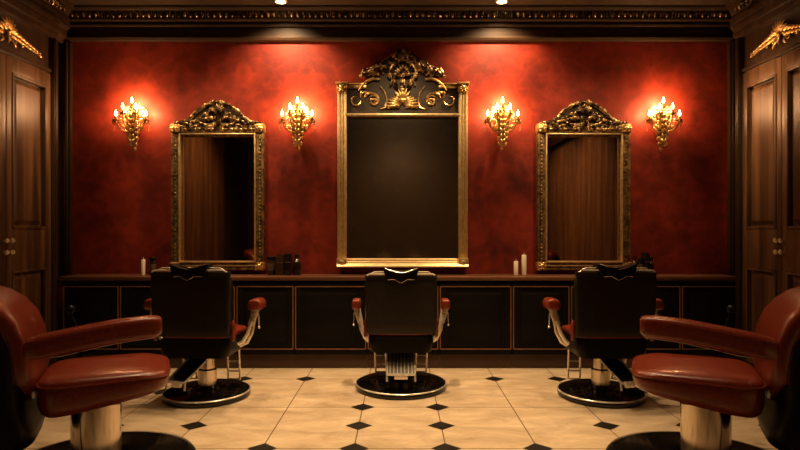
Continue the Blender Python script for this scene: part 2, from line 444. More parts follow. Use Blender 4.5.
for i in range(11):
    x0, x1 = edges[i], edges[i + 1]; c = (x0 + x1) / 2; w = x1 - x0
    t = thing('base_cabinet', cab_lab[i], 'cabinet', (c, CF, 0), group='base cabinets under the worktop')
    MB().box((0, .175, .475), (w - .003, .31, .69), bev=.002).build('carcass', M['dark_wood'], t)
    d = MB(); a, b, zc = w / 2 - .012, .295, .475
    d.box((0, .012, zc), (w - .012, .014, .68))
    for q in (-1, 1):
        d.box((q * (a - .03), .004, zc), (.05, .016, .67), bev=.003)
        d.box((0, .004, zc + q * (.335 - .03)), (w - .11, .016, .06), bev=.003)
    e, g = w / 2 - .085, .235
    d.rings([[(-e, .008, zc - g), (e, .008, zc - g), (e, .008, zc + g), (-e, .008, zc + g)],
             [(-e + .03, -.004, zc - g + .03), (e - .03, -.004, zc - g + .03), (e - .03, -.004, zc + g - .03), (-e + .03, -.004, zc + g - .03)]])
    do = d.build('door', M['dark_wood'], t, ang=25)
    m = MB(); fx, fz = w / 2 - .012, .29
    for q in (-1, 1):
        m.box((q * fx, -.006, zc), (.008, .008, 2 * fz + .008)); m.box((0, -.006, zc + q * fz), (2 * fx, .008, .008))
    m.build('inlay_line', M['copper'], do, smooth=False, label='thin copper border line')
    MB().box((0, .05, .065), (w - .001, .05, .128), bev=.002).build('plinth', M['plinth'], t)

# ------------------------------------------------------------------ mirrors
MY = D - .012
def bellplate(mb, pts, y0, y1):
    full = [(x, z) for x, z in pts] + [(-x, z) for x, z in reversed(pts) if abs(x) > 1e-6]
    mb.prism(full, lambda a, b, d: (a, d, b), y0, y1)

def side_mirror(label, cx):
    w, z0, zs, zt = .457, .897, 2.335, 2.557
    t = thing('wall_mirror', label, 'mirror', (cx, MY, 0), group='gilt wall mirrors')
    m = MB(); m.box((0, -.012, (z0 + zs) / 2), (2 * w - .1, .02, zs - z0 - .1)); m.build('glass', M['mirror'], t, smooth=False)
    f = MB()
    for q in (-1, 1):
        f.box((q * (w - .043), -.03, (z0 + zs) / 2), (.082, .055, zs - z0), bev=.010)
        f.box((q * (w - .014), -.06, (z0 + zs) / 2), (.02, .02, zs - z0 - .1), bev=.006)
        z = z0 + .1
        while z < zs - .12:      # beaded carved rail
            f.ball((q * (w - .043), -.06, z), .0155, .8, .7, 1.3, seg=6); z += .036
    f.box((0, -.03, z0 + .035), (2 * w - .02, .055, .07), bev=.010); f.box((0, -.055, z0 + .012), (2 * w + .01, .04, .022), bev=.006)
    f.box((0, -.03, zs - .065), (2 * w - .02, .05, .13), bev=.01)
    f.build('frame', M['bronze_rail'], t)
    i = MB(); gi = w - .088
    for q in (-1, 1): i.box((q * gi, -.056, (1.0 + 2.215) / 2 - .005), (.015, .05, 1.26), bev=.005)
    i.box((0, -.056, .977), (2 * gi + .015, .05, .015), bev=.005); i.box((0, -.056, 2.228), (2 * gi + .015, .05, .015), bev=.005)
    i.box((0, -.062, z0 + .045), (2 * w - .12, .02, .014), bev=.004)
    i.build('inner_moulding', M['gold_plain'], t, label='bright gold inner moulding')
    for q in (-1, 1):
        for zc in (z0 + .04, zs - .05):
            cb = MB()
            cb.box((q * (w - .043), -.04, zc), (.096, .085, .085), bev=.014)
            cb.ball((q * (w - .043), -.085, zc), .026, 1, .6, 1)
            for k in range(6): cb.ball((q * (w - .043) + .03 * math.cos(k * PI / 3), -.083, zc + .03 * math.sin(k * PI / 3)), .011)
            cb.build('corner_block', M['gold'], t)
    p = MB(); bellplate(p, [(.435, 2.24), (.435, 2.335), (.33, 2.35), (.26, 2.39), (.205, 2.45), (.135, 2.50), (.07, 2.53), (0, 2.54)], -.02, -.045)
    p.build('crest_ground', M['bronze_dark'], t)
    c = MB()
    for q in (-1, 1):
        edge = [(.42, 2.34), (.33, 2.352), (.26, 2.392), (.205, 2.452), (.135, 2.502), (.07, 2.533), (0, 2.543)]
        for k in range(len(edge) - 1):
            (ax, az), (bx, bz) = edge[k], edge[k + 1]
            for s in range(3):
                u = s / 3; px, pz = ax + (bx - ax) * u, az + (bz - az) * u
                an = math.atan2(bz - az, bx - ax)
                c.leaf((px, pz - .012), an if q > 0 else an, .075, .018, bend=-.9, y=-.05, flip=1) if q > 0 else c.leaf((-px, pz - .012), an, .075, .018, bend=-.9, y=-.05, flip=-1)
            c.ball((q * ax, -.06, az - .004), .015)
        # carved foliage bands
        for k in range(8):
            x = .05 + k * .047
            c.scroll((q * x, 2.275 + .012 * (k % 2)), .030, .008, rnd.uniform(0, 6), rnd.choice((-1.3, 1.3)), .0085, .006, y=-.055, flip=q, n=12)
            c.leaf((q * x, 2.30), .3 + .5 * (k % 3), .07, .016, bend=-1, y=-.052, flip=q)
            c.leaf((q * x, 2.285), -.4, .06, .013, bend=.8, y=-.052, flip=q)
        for k in range(5):
            x = .04 + k * .04
            c.scroll((q * x, 2.355 + .09 * (1 - k / 5)), .030 - .002 * k, .008, rnd.uniform(0, 6), 1.3, .008, .006, y=-.058, flip=q, n=12)
            c.leaf((q * x, 2.335 + .03 * (1 - k / 5)), .9 - .1 * k, .075, .018, bend=-1.2, y=-.055, flip=q)
        c.ball((q * .075, -.07, 2.44), .018); c.ball((q * .12, -.066, 2.43), .014)
    for k in range(9):
        a = PI * (.08 + .84 * k / 8); c.leaf((0, 2.44), a, .085, .013, y=-.065)
    for k in range(5): c.tube([((k - 2) * .012, -.065, 2.40), ((k - 2) * .016, -.075, 2.33), ((k - 2) * .012, -.06, 2.26)], [.007, .009, .005], 6)
    c.build('crest', M['bronze'], t, label='carved bronze-gold leafy crest')
    return t
side_mirror('gilt wall mirror behind the left rear chair, showing wood and a dark gap', -1.786)
side_mirror('gilt wall mirror behind the right rear chair, filled with brown wood reflection', 1.80)

def center_mirror():
    w, z0, zt = .635, .927, 2.724
    t = thing('wall_mirror', 'largest gilt wall mirror with tall crest, behind the center barber chair', 'mirror', (.025, MY, 0), group='gilt wall mirrors')
    m = MB(); m.box((0, -.012, (.97 + 2.43) / 2), (1.12, .02, 1.46)); m.build('glass', M['mirror_dim'], t, smooth=False)
    for q in (-1, 1):
        f = MB(); zc, hh = (z0 + .07 + zt) / 2, zt - z0 - .07
        f.box((q * (w - .04), -.03, zc), (.09, .05, hh), bev=.008)
        for dx in (-.026, 0, .026): f.box((q * (w - .04) + dx, -.06, zc), (.018, .025, hh - .1), bev=.008)
        f.build('side_column', M['gold_plain'], t)
    b = MB(); b.prism([(-.005, z0), (-.095, z0), (-.10, z0 + .012), (-.088, z0 + .024), (-.04, z0 + .062), (-.045, z0 + .072), (-.03, z0 + .084), (-.005, z0 + .084)], lambda p, z, d: (d, p, z), -w - .005, w + .005)
    x = -.54
    while x < .545: b.box((x, -.066, z0 + .045), (.011, .010, .012), mi=1); x += .0215
    for q in (-1, 1):
        b.box((q * (w - .04), -.045, z0 + .048), (.098, .075, .075), bev=.008); b.ball((q * (w - .04), -.085, z0 + .048), .024, 1, .5, 1)
    b.build('bottom_rail', [M['gold_plain'], M['bronze_dark']], t, ang=25)
    for q in (-1, 1):
        cb = MB(); cb.box((q * (w - .04), -.04, zt - .045), (.105, .08, .085), bev=.008); cb.box((q * (w - .04), -.045, zt + .0), (.12, .095, .02), bev=.006)
        cb.ball((q * (w - .04), -.082, zt - .045), .026, 1, .5, 1)
        for k in range(6): cb.ball((q * (w - .04) + .03 * math.cos(k * PI / 3), -.08, zt - .045 + .03 * math.sin(k * PI / 3)), .010)
        cb.build('corner_cap', M['gold'], t); cb = MB()
        cb.box((q * .47, -.035, zt - .03), (.23, .05, .035), bev=.008); cb.box((q * .47, -.045, zt - .004), (.23, .05, .014), bev=.004)
        cb.tube([(q * .43, -.055, 2.655), (q * .40, -.06, 2.70), (q * .35, -.062, 2.745), (q * .29, -.062, 2.77), (q * .22, -.06, 2.765)], [.008, .012, .014, .014, .010], 8)
        cb.build('top_ledge', M['gold'], t)
    h = MB(); bellplate(h, [(.555, 2.43), (.555, 2.685), (.40, 2.69), (.38, 2.735), (.30, 2.765), (.39, 2.80), (.38, 2.83), (.28, 2.86), (.23, 2.91), (.13, 2.97), (.06, 3.02), (0, 3.03)], -.02, -.035)
    h.build('header_panel', M['header'], t)
    r = MB(); r.box((0, -.045, 2.42), (1.12, .035, .022), bev=.006); r.build('header_rail', M['gold_plain'], t)
    s = MB()
    for q in (-1, 1):
        s.scroll((q * .285, 2.555), .085, .020, PI * .30, .95, .010, .010, y=-.048, flip=q)
        s.scroll((q * .275, 2.56), .060, .018, PI * .2, .7, .008, .006, y=-.046, flip=q)
        s.leaf((q * .30, 2.635), .0, .10, .016, bend=-1.6, y=-.046, flip=q)
        s.leaf((q * .33, 2.63), .5, .08, .012, bend=-1.6, y=-.046, flip=q)
        s.leaf((q * .24, 2.55), .8, .06, .014, bend=-1, y=-.045, flip=q)
        s.tube([(q * .22, -.048, 2.475), (q * .17, -.048, 2.49), (q * .15, -.048, 2.56), (q * .17, -.048, 2.64), (q * .22, -.05, 2.70)], [.006, .010, .008, .009, .007], 6)
        s.scroll((q * .46, 2.56), .055, .04, PI * 1.05, .52, .008, .007, y=-.046, flip=q, n=14)
        s.leaf((q * .41, 2.59), 1.5, .07, .010, bend=.6, y=-.045, flip=q); s.leaf((q * .51, 2.585), PI - .2, .06, .006, y=-.045, flip=q)
        for k in range(5): s.leaf((q * .01, 2.53), -.45 + .33 * k, .16 - .012 * k, .017, bend=.7 - .25 * k, y=-.05, flip=q)
        for k in range(3): s.scroll((q * (.05 + .045 * k), 2.50), .022, .007, 1 + k, 1.2, .007, .005, y=-.055, flip=q, n=10)
    for k in range(5): s.leaf((0, 2.55), PI * (.3 + .1 * k), .13, .017, y=-.055)
    s.ball((0, -.07, 2.66), .022); s.ball((0, -.065, 2.56), .03, 1.4, .6, .9)
    s.build('header_scrolls', M['gold'], t, label='gold scrollwork on dark panel')
    c = MB()
    edge = [(.41, 2.80), (.385, 2.835), (.33, 2.84), (.285, 2.862), (.25, 2.90), (.20, 2.935), (.14, 2.97), (.085, 3.01), (.04, 3.03), (0, 3.04)]
    for q in (-1, 1):
        for k in range(len(edge) - 1):
            (ax, az), (bx, bz) = edge[k], edge[k + 1]; an = math.atan2(bz - az, bx - ax)
            for u in (0, .35, .7):
                c.leaf((q * (ax + (bx - ax) * u), az + (bz - az) * u - .016), an, .085, .020, bend=-1.0, y=-.05, flip=q)
            c.ball((q * ax, -.06, az - .006), .019); c.ball((q * (ax + bx) / 2, -.066, (az + bz) / 2 - .02), .014)
        for k in range(7):
            x = .40 - k * .045; z = 2.79 + .012 * k
            c.leaf((q * x, z), 2.6 - .1 * k, .11, .024, bend=-.9, y=-.052, flip=q)
            c.leaf((q * x, z + .02), 2.0 - .12 * k, .09, .018, bend=.9, y=-.05, flip=q)
        for k in range(6):
            x = .06 + .042 * k; z = 2.95 - .02 * k
            c.scroll((q * x, z - .02), .032, .009, rnd.uniform(0, 6), 1.3, .010, .007, y=-.06, flip=q, n=12)
            c.leaf((q * x, z - .07), 1.2, .10, .02, bend=-.8, y=-.055, flip=q)
        c.scroll((q * .10, 2.80), .055, .014, 2.2, -1.3, .012, .008, y=-.065, flip=q)
        c.tube([(q * .12, -.06, 2.70), (q * .10, -.07, 2.76), (q * .13, -.07, 2.84), (q * .10, -.07, 2.90), (q * .04, -.065, 2.93)], [.010, .014, .013, .012, .008], 7)
        c.leaf((q * .05, 2.67), 1.1, .14, .024, bend=.5, y=-.06, flip=q)
    for k in range(9):
        a = PI * (.06 + .88 * k / 8); c.leaf((0, 2.80), a, .12, .019, y=-.07)
    for k in range(7):
        a = PI * (.1 + .8 * k / 6); c.leaf((0, 2.94), a, .08, .016, y=-.07)
    c.ball((0, -.085, 2.80), .028); c.ball((0, -.08, 2.955), .022); c.leaf((0, 2.79), -PI / 2, .12, .03, y=-.07)
    c.build('crest', M['bronze'], t, label='dark bronze carved crest with leaves')
center_mirror()

# ------------------------------------------------------------------ wall sconces
def make_sconce(label, x, z=2.33):
    t = thing('wall_sconce', label, 'wall lamp', (x, D - .003, z), group='gilt wall sconces')
    b = MB()
    b.lathe([(.0, -.27), (.012, -.265), (.02, -.245), (.013, -.23), (.03, -.20), (.022, -.185), (.042, -.14), (.03, -.12), (.058, -.06), (.04, -.03), (.05, .02), (.03, .05), (.035, .09), (.012, .13), (0, .14)], (0, -.062, 0), 12)
    for q in (-1, 1):
        for k in range(6):
            zz = -.22 + k * .05
            b.leaf((q * (.012 + .003 * k), zz), .5, .05 + .010 * k, .016 + .001 * k, bend=1.1, y=-.09, flip=q)
            b.leaf((q * .004, zz + .02), 1.1, .05, .015, bend=.5, y=-.115, flip=q)
        b.ball((q * .03, -.11, -.09), .014); b.ball((q * .02, -.11, -.16), .012); b.ball((q * .05, -.1, -.03), .016)
    for k in range(7): b.leaf((0, .05), PI * (.1 + .8 * k / 6), .11, .016, y=-.08)
    b.build('body', M['gold'], t)
    # arms: (dx, dz of candle base, out)
    spots = [(-.145, .035, .10), (.145, .035, .10), (-.062, .095, .15), (.062, .095, .15), (0, .165, .07)]
    for dx, dz, out in spots:
        a = MB()
        n = 12; pts = []
        for i in range(n + 1):
            f = i / n
            pts.append((dx * (f ** .8), -.07 - out * math.sin(f * PI / 2) * .7, -.05 * math.sin(PI * f) * 1.3 + dz * f ** 2 - .02))
        a.tube(pts, .0075, 6)
        if dx: a.scroll((dx * .6, -.06 + dz * .3), .030, .009, 1, 1.2, .006, .005, y=-.10, flip=1 if dx > 0 else -1, n=12)
        bx, by, bz = pts[-1]
        ao = a.build('arm', M['gold'], t)
        p = MB(); p.lathe([(.006, -.02), (.016, -.006), (.034, .004), (.036, .010), (.020, .008), (.013, .012), (.013, .045), (0, .046)], (bx, by, bz), 12)
        for k in range(6):
            an = k * PI / 3; p.ball((bx + .032 * math.cos(an), by + .032 * math.sin(an), bz - .014), .008, 1, 1, 1.7, seg=6)
        p.build('drip_pan', M['gold'], ao)
        l = MB(); l.lathe([(.006, 0), (.011, .012), (.013, .024), (.009, .042), (.003, .060), (0, .064)], (bx, by, bz + .045), 10)
        l.build('flame_bulb', M['bulb'], ao, label='glowing flame-shaped bulb')
    for q in (-1, 1):       # hanging pearl strands and filigree
        for x0, n, z0 in ((.165, 5, .02), (.10, 5, .03), (.055, 4, .01)):
            c = MB(); c.tube([(q * x0, -.13, z0 + .012), (q * x0, -.13, z0 - .021 * n)], .002, 5)
            for k in range(n): c.ball((q * x0, -.13, z0 - .021 * k), .0095 - .0008 * k, 1, 1, 1.2, seg=6)
            c.build('pearl_strand', M['gold_plain'], t)
        c = MB()
        c.scroll((q * .050, .135), .050, .012, 0, 1.1, .006, .005, y=-.06, flip=q, n=14)
        c.scroll((q * .095, .085), .040, .010, 2, -1.1, .006, .005, y=-.06, flip=q, n=14)
        c.leaf((q * .03, .06), .6, .12, .016, bend=.9, y=-.06, flip=q); c.leaf((q * .02, .10), 1.1, .10, .014, bend=-.9, y=-.06, flip=q)
        c.build('filigree', M['gold'], t)
    return t
sx_list = [(-2.60, 'gilt candle sconce glowing on red wall, far left'), (-.995, 'gilt candle sconce glowing between the left mirror and the big mirror'),
           (.995, 'gilt candle sconce glowing between the big mirror and the right mirror'), (2.555, 'gilt candle sconce glowing on red wall, far right')]
s0 = None
for i, (x, lab) in enumerate(sx_list):
    s0 = make_sconce(lab, x) if i == 0 else dup(s0, lab, (x, D - .003, 2.33))

# ------------------------------------------------------------------ candles and bottles
def candle(label, x, h, r, y=5.50):
    t = thing('candle', label, 'candle', (x, y, .856))
    MB().lathe([(r * .96, 0), (r, .004), (r, h * .97), (r * .9, h), (r * .4, h - .004), (0, h - .005)], seg=18).build('wax', M['wax'], t)
    MB().lathe([(.004, h - .006), (.006, h + .006), (.0045, h + .018), (.001, h + .026)], seg=8).build('wick', M['wick'], t)
cs = 570 / 5.50
candle('single ivory candle on the left end of the worktop', (143.3 - 400) / cs, .150, .019)
candle('shorter ivory candle of the pair left of the right mirror', (516 - 400) / cs, .135, .021)
candle('taller ivory candle of the pair left of the right mirror', (524 - 400) / cs, .195, .023)

def bottle(name, label, cat, px, h, w, kind, mat, group):
    y = 5.52; s = 570 / y; x = (px - 400) / s; r = w / s / 2; h = h / s
    t = thing(name, label, cat, (x, y, .856), group=group)
    if kind == 'book':
        MB().box((0, 0, h / 2), (2 * r, .10, h), bev=.004).build('body', mat, t)
        MB().box((0, -.051, h * .62), (2 * r * .9, .004, h * .05)).build('band', M['label'], t)
        MB().box((0, .004, h + .001), (2 * r * .6, .08, .004)).build('lid', M['dark_wood'], t)
    elif kind == 'jar':
        MB().lathe([(r * .9, 0), (r, .006), (r, h * .82), (r * .9, h * .86), (0, h * .86)], seg=20).build('body', mat, t)
        MB().lathe([(r * 1.04, h * .83), (r * 1.04, h * .97), (r * .9, h), (0, h)], seg=20).build('lid', M['dark_wood'], t)
        MB().lathe([(r * 1.01, h * .25), (r * 1.015, h * .26), (r * 1.015, h * .62), (r * 1.01, h * .63)], seg=20).build('paper_label', M['label'], t)
    else:
        MB().lathe([(r * .9, 0), (r, .006), (r, h * .60), (r * .8, h * .68), (r * .42, h * .73), (r * .42, h * .80), (0, h * .80)], seg=20).build('body', mat, t)
        MB().lathe([(r * .55, h * .78), (r * .6, h * .80), (r * .6, h * .98), (r * .4, h), (0, h)], seg=16).build('cap', M['bottle'], t)
        MB().lathe([(r * .62, h * .73), (r * .66, h * .745), (r * .6, h * .765)], seg=16).build('collar', M['steel'], t, label='pale metal collar')
gL, gR = 'dark bottles right of the left mirror', 'dark bottles right of the right mirror'
bottle('toiletry_jar', 'dark jar right of the single candle at the left end', 'jar', 152.5, 17.5, 6.5, 'jar', M['bottle'], None)
bottle('toiletry_jar', 'wide squat dark jar nearest the left mirror, in the dark bottle row', 'jar', 271.3, 18.5, 8.5, 'jar', M['bottle_brown'], gL)
bottle('toiletry_bottle', 'brown flat bottle second from the left mirror in the dark row', 'bottle', 280.5, 20, 7.5, 'book', M['bottle_brown'], gL)
bottle('toiletry_bottle', 'tall black boxy bottle, third from the left mirror in the dark row', 'bottle', 288.6, 21, 6.5, 'book', M['bottle'], gL)
bottle('toiletry_bottle', 'black bottle with pale collar at the right end of the left dark row', 'bottle', 297, 20.5, 8, 'bottle', M['bottle'], gL)
bottle('toiletry_bottle', 'dark bottle with pale collar nearest the right mirror', 'bottle', 634.5, 19.5, 5.5, 'bottle', M['bottle_brown'], gR)
bottle('toiletry_jar', 'short dark jar second from the right mirror', 'jar', 640.3, 17, 5, 'jar', M['bottle'], gR)
bottle('toiletry_bottle', 'tallest black bottle of the row right of the right mirror', 'bottle', 645.3, 22, 5, 'book', M['bottle'], gR)
bottle('toiletry_bottle', 'dark bottle at the right end of the row right of the right mirror', 'bottle', 651, 17.5, 5.5, 'bottle', M['bottle'], gR)

# ------------------------------------------------------------------ downlights
for x, lab in ((-1.13, 'left recessed ceiling downlight above the red wall'), (.965, 'right recessed ceiling downlight above the red wall')):
    t = thing('ceiling_downlight', lab, 'ceiling light', (x, 5.40, H), group='ceiling downlights', sc=.82)
    MB().lathe([(.052, -.001), (.056, -.014), (.074, -.010), (.078, -.001)], seg=28).build('rim', M['gold_plain'], t)
    MB().lathe([(.0, -.012), (.03, -.0135), (.055, -.010), (.055, -.001)], seg=24).build('lens', M['lens'], t)

# ------------------------------------------------------------------ rear barber chairs (backs to the viewer, facing the mirrors)
def rear_chair(label, loc, rz, arm_x, sc=1., base_r=.372, yaw=0., tw=.205, pw=.034):
    t = thing('barber_chair', label, 'barber chair', loc, rz, 'barber chairs at the mirrors', sc)
    r = base_r
    b = MB(); b.lathe([(r * .97, 0), (r, .008), (r, .030), (r * .985, .044), (r * .9, .056), (r * .45, .066), (.12, .072), (.085, .09), (0, .09)], seg=64)
    bo = b.build('base', M['enamel'], t)
    MB().lathe([(r * .992, .034), (r * 1.004, .038), (r * .996, .044), (r * .98, .047), (r * .975, .040)], seg=64).build('rim', M['chrome'], bo, label='thin chrome rim')
    MB().lathe([(.068, .07), (.068, .20), (.064, .205), (.056, .21), (.056, .33), (0, .33)], seg=28).build('column', M['steel'], t)
    # seat: black apron and red cushion
    a = MB(); a.loft([(V((0, -.04, z)), (1, 0, 0), (0, 1, 0), hx, .22) for z, hx in ((.335, .225), (.345, .24), (.40, .252), (.462, .256), (.466, .25))], seg=40, ex=9)
    a.build('seat_apron', M['black'], t, ang=50)
    s = MB(); s.loft([(V((0, -.03, z)), (1, 0, 0), (0, 1, 0), hx - .012, hy * .70) for z, hx, hy in ((.462, .245, .29), (.470, .262, .312), (.480, .268, .32), (.494, .262, .315), (.504, .23, .28), (.508, .12, .15))], seg=40, ex=7)
    s.build('seat', M['red'], t, ang=60, label='red leather seat cushion')
    # backrest
    k = MB(); st = []
    for i in range(13):
        f = i / 12; z = .492 + .45 * f; y = -.27 - .035 * f
        hx = (.268 + .014 * f) * (1 if 0 < i < 12 else .985) - (.006 if i == 11 else 0)
        hy = .028 if 0 < i < 12 else .018
        st.append((V((0, y + .01 * f * f, z)), (1, 0, 0), (0, 1, 0), hx, hy))
    k.loft(st, seg=44, ex=9); ko = k.build('backrest', M['brown'], t, ang=45)
    pd = MB(); pd.loft([(V((0, -.215 - .03 * f, .50 + .42 * f)), (1, 0, 0), (0, 1, 0), .268 - .12 * max(0, f - .9) * 2, .045 if 0 < f < 1 else .03) for f in [i / 10 for i in range(11)]], seg=36, ex=4.5)
    pd.build('back_cushion', M['black'], ko, ang=60)
    for q in (-1, 1):
        sb = MB(); sb.loft([(V((q * .277, -.235, z)), (1, 0, 0), (0, 1, 0), .014 * e + .002, .024 * e) for z, e in ((.455, .3), (.462, .8), (.50, .95), (.55, .9), (.585, .7), (.60, .2))], seg=14, ex=2.5)
        sb.build('side_bolster', M['red'], ko, label='small red leather side pad')
    tr = MB()
    for zz, yy, hw in ((.953, -.325, .262), (.966, -.29, .225)):
        tr.tube([(-hw, yy, zz - .010), (-hw * .92, yy, zz + .002), (0, yy, zz + .002), (hw * .92, yy, zz + .002), (hw, yy, zz - .010)], .0055, 8)
    tr.build('top_rail', M['chrome'], ko, label='twin bright chrome rails')
    # bow shaped headrest
    half = [(0, -.045), (.025, -.033), (.05, -.018), (.10, -.022), (.115, -.012), (.124, .015), (.136, .052), (.128, .066), (.09, .054), (.05, .042), (0, .034)]
    poly = half + [(-x, z) for x, z in reversed(half[1:-1])]
    h = MB(); h.prism(poly, lambda a_, b_, d: (a_, d + a_ * a_ * 1.2, .935 + b_), -.355, -.255, bev=.008)
    ho = h.build('headrest', M['black'], t, ang=50)
    e = MB()
    e.tube([(x, -.357 + x * x * 1.2, .935 + z + .002) for x, z in ((-.122, .064), (-.09, .052), (-.05, .038), (0, .028), (.05, .038), (.09, .052), (.122, .064))], .0028, 6)
    e.tube([(x, -.357 + x * x * 1.2, .935 + z) for x, z in ((-.10, -.022), (-.05, -.018), (-.025, -.033), (0, -.046), (.025, -.033), (.05, -.018), (.10, -.022))], .0022, 6)
    e.build('edge_piping', M['steel'], ho)
    # arms
    for q in (-1, 1):
        ax = q * arm_x
        am = MB()
        am.tube([(ax, -.05, .68), (ax - q * .012, -.06, .62), (ax - q * .035, -.07, .54)], [.030, .029, .024], 10, flat=.5)
        am.tube([(ax - q * .030, -.075, .57), (ax - q * .055, -.085, .48), (ax - q * .09, -.09, .42), (q * .262, -.09, .405)], [.014, .014, .014, .013], 8)
        am.tube([(ax - q * .020, -.035, .57), (ax - q * .035, -.045, .48), (ax - q * .07, -.05, .41), (q * .262, -.05, .385)], [.012, .012, .012, .012], 8)
        ao = am.build('arm', M['chrome'], t)
        p = MB(); p.loft([(V((ax, y, .69)), (1, 0, 0), (0, 0, 1), pw * g, .040 * g) for y, g in ((-.115, .55), (-.112, .85), (-.10, 1), (-.02, 1), (.03, .98), (.045, .8), (.05, .45))], seg=24, ex=4)
        if pw > .04: p.merge(lambda c: (ax + (c.x - ax) * (1 - 9 * max(0, c.z - .70)), c.y, c.z))
        p.build('arm_pad', M['red'], ao, ang=60, label='red leather arm pad')
        kn = MB(); kn.tube([(ax + q * .020, -.06, .62), (ax + q * .022, -.06, .53)], .004, 6); kn.ball((ax + q * .022, -.06, .522), .010); kn.build('lever', M['chrome'], ao)
    # ladder-like chrome foot frames under the seat
    for q in (-1, 1):
        l = MB()
        l.tube([(q * .218, .06, .34), (q * .212, .10, .10)], .0075, 8); l.tube([(q * .13, .06, .34), (q * .122, .10, .10)], .0075, 8)
        for z in (.24, .165, .105): l.tube([(q * .125, .09, z), (q * .213, .09, z)], .006, 8)
        l.build('foot_frame', M['chrome'], t)
    # ribbed foot tray sloping down towards the viewer
    tray = MB(); RY = Matrix.Rotation(yaw, 3, 'Z'); A, B = RY @ V((0, -.03, .325)), RY @ V((0, -.35, .185)); SX = RY @ V((1, 0, 0)); dv = (B - A).normalized(); 
    R = Matrix((SX, dv, SX.cross(dv))).transposed()
    L_ = (B - A).length; c0 = (A + B) / 2
    tray.box(c0, (tw, L_, .014), bev=.003, mat=R)
    to = tray.build('foot_tray', M['rubber'] if tw > .16 else M['enamel'], t)
    ed = MB()
    for k in (range(7) if tw > .16 else ()):
        x = (-.084 + .028 * k) * tw / .205; ed.tube([A + SX * x + V((0, 0, .012)), B + SX * x + V((0, 0, .012))], .0048, 6)
    for q in (-1, 1):
        ed.tube([A + SX * q * (tw / 2 + .005) + V((0, 0, .01)), B + SX * q * (tw / 2 + .005) + V((0, 0, .01)), B + SX * q * (tw / 2 + .005) + RY @ V((0, -.008, -.045))], .0075, 8)
    ed.tube([B - SX * (tw / 2 + .005) + V((0, 0, .005)), B + SX * (tw / 2 + .005) + V((0, 0, .005))], .009, 8); ed.box(B + RY @ V((0, .01, -.016)), (tw * .5, .03, .03), bev=.005, mat=RY)
    ed.build('edge_rail', M['chrome'], to, label='bright chrome ribs and edge rails')
    return t
rear_chair('black barber chair seen from behind before the largest mirror, center of room', (.008, 4.69, 0), 0, .362)
rear_chair('black barber chair before the left mirror, red arm pads', (-1.50, 4.44, 0), -math.radians(3), .385, 1.05, .31, -math.radians(14), .14, .05)
rear_chair('black barber chair before the right mirror, red arm pads', (1.562, 4.44, 0), math.radians(0), .375, 1.05, .31, math.radians(14), .14, .05)

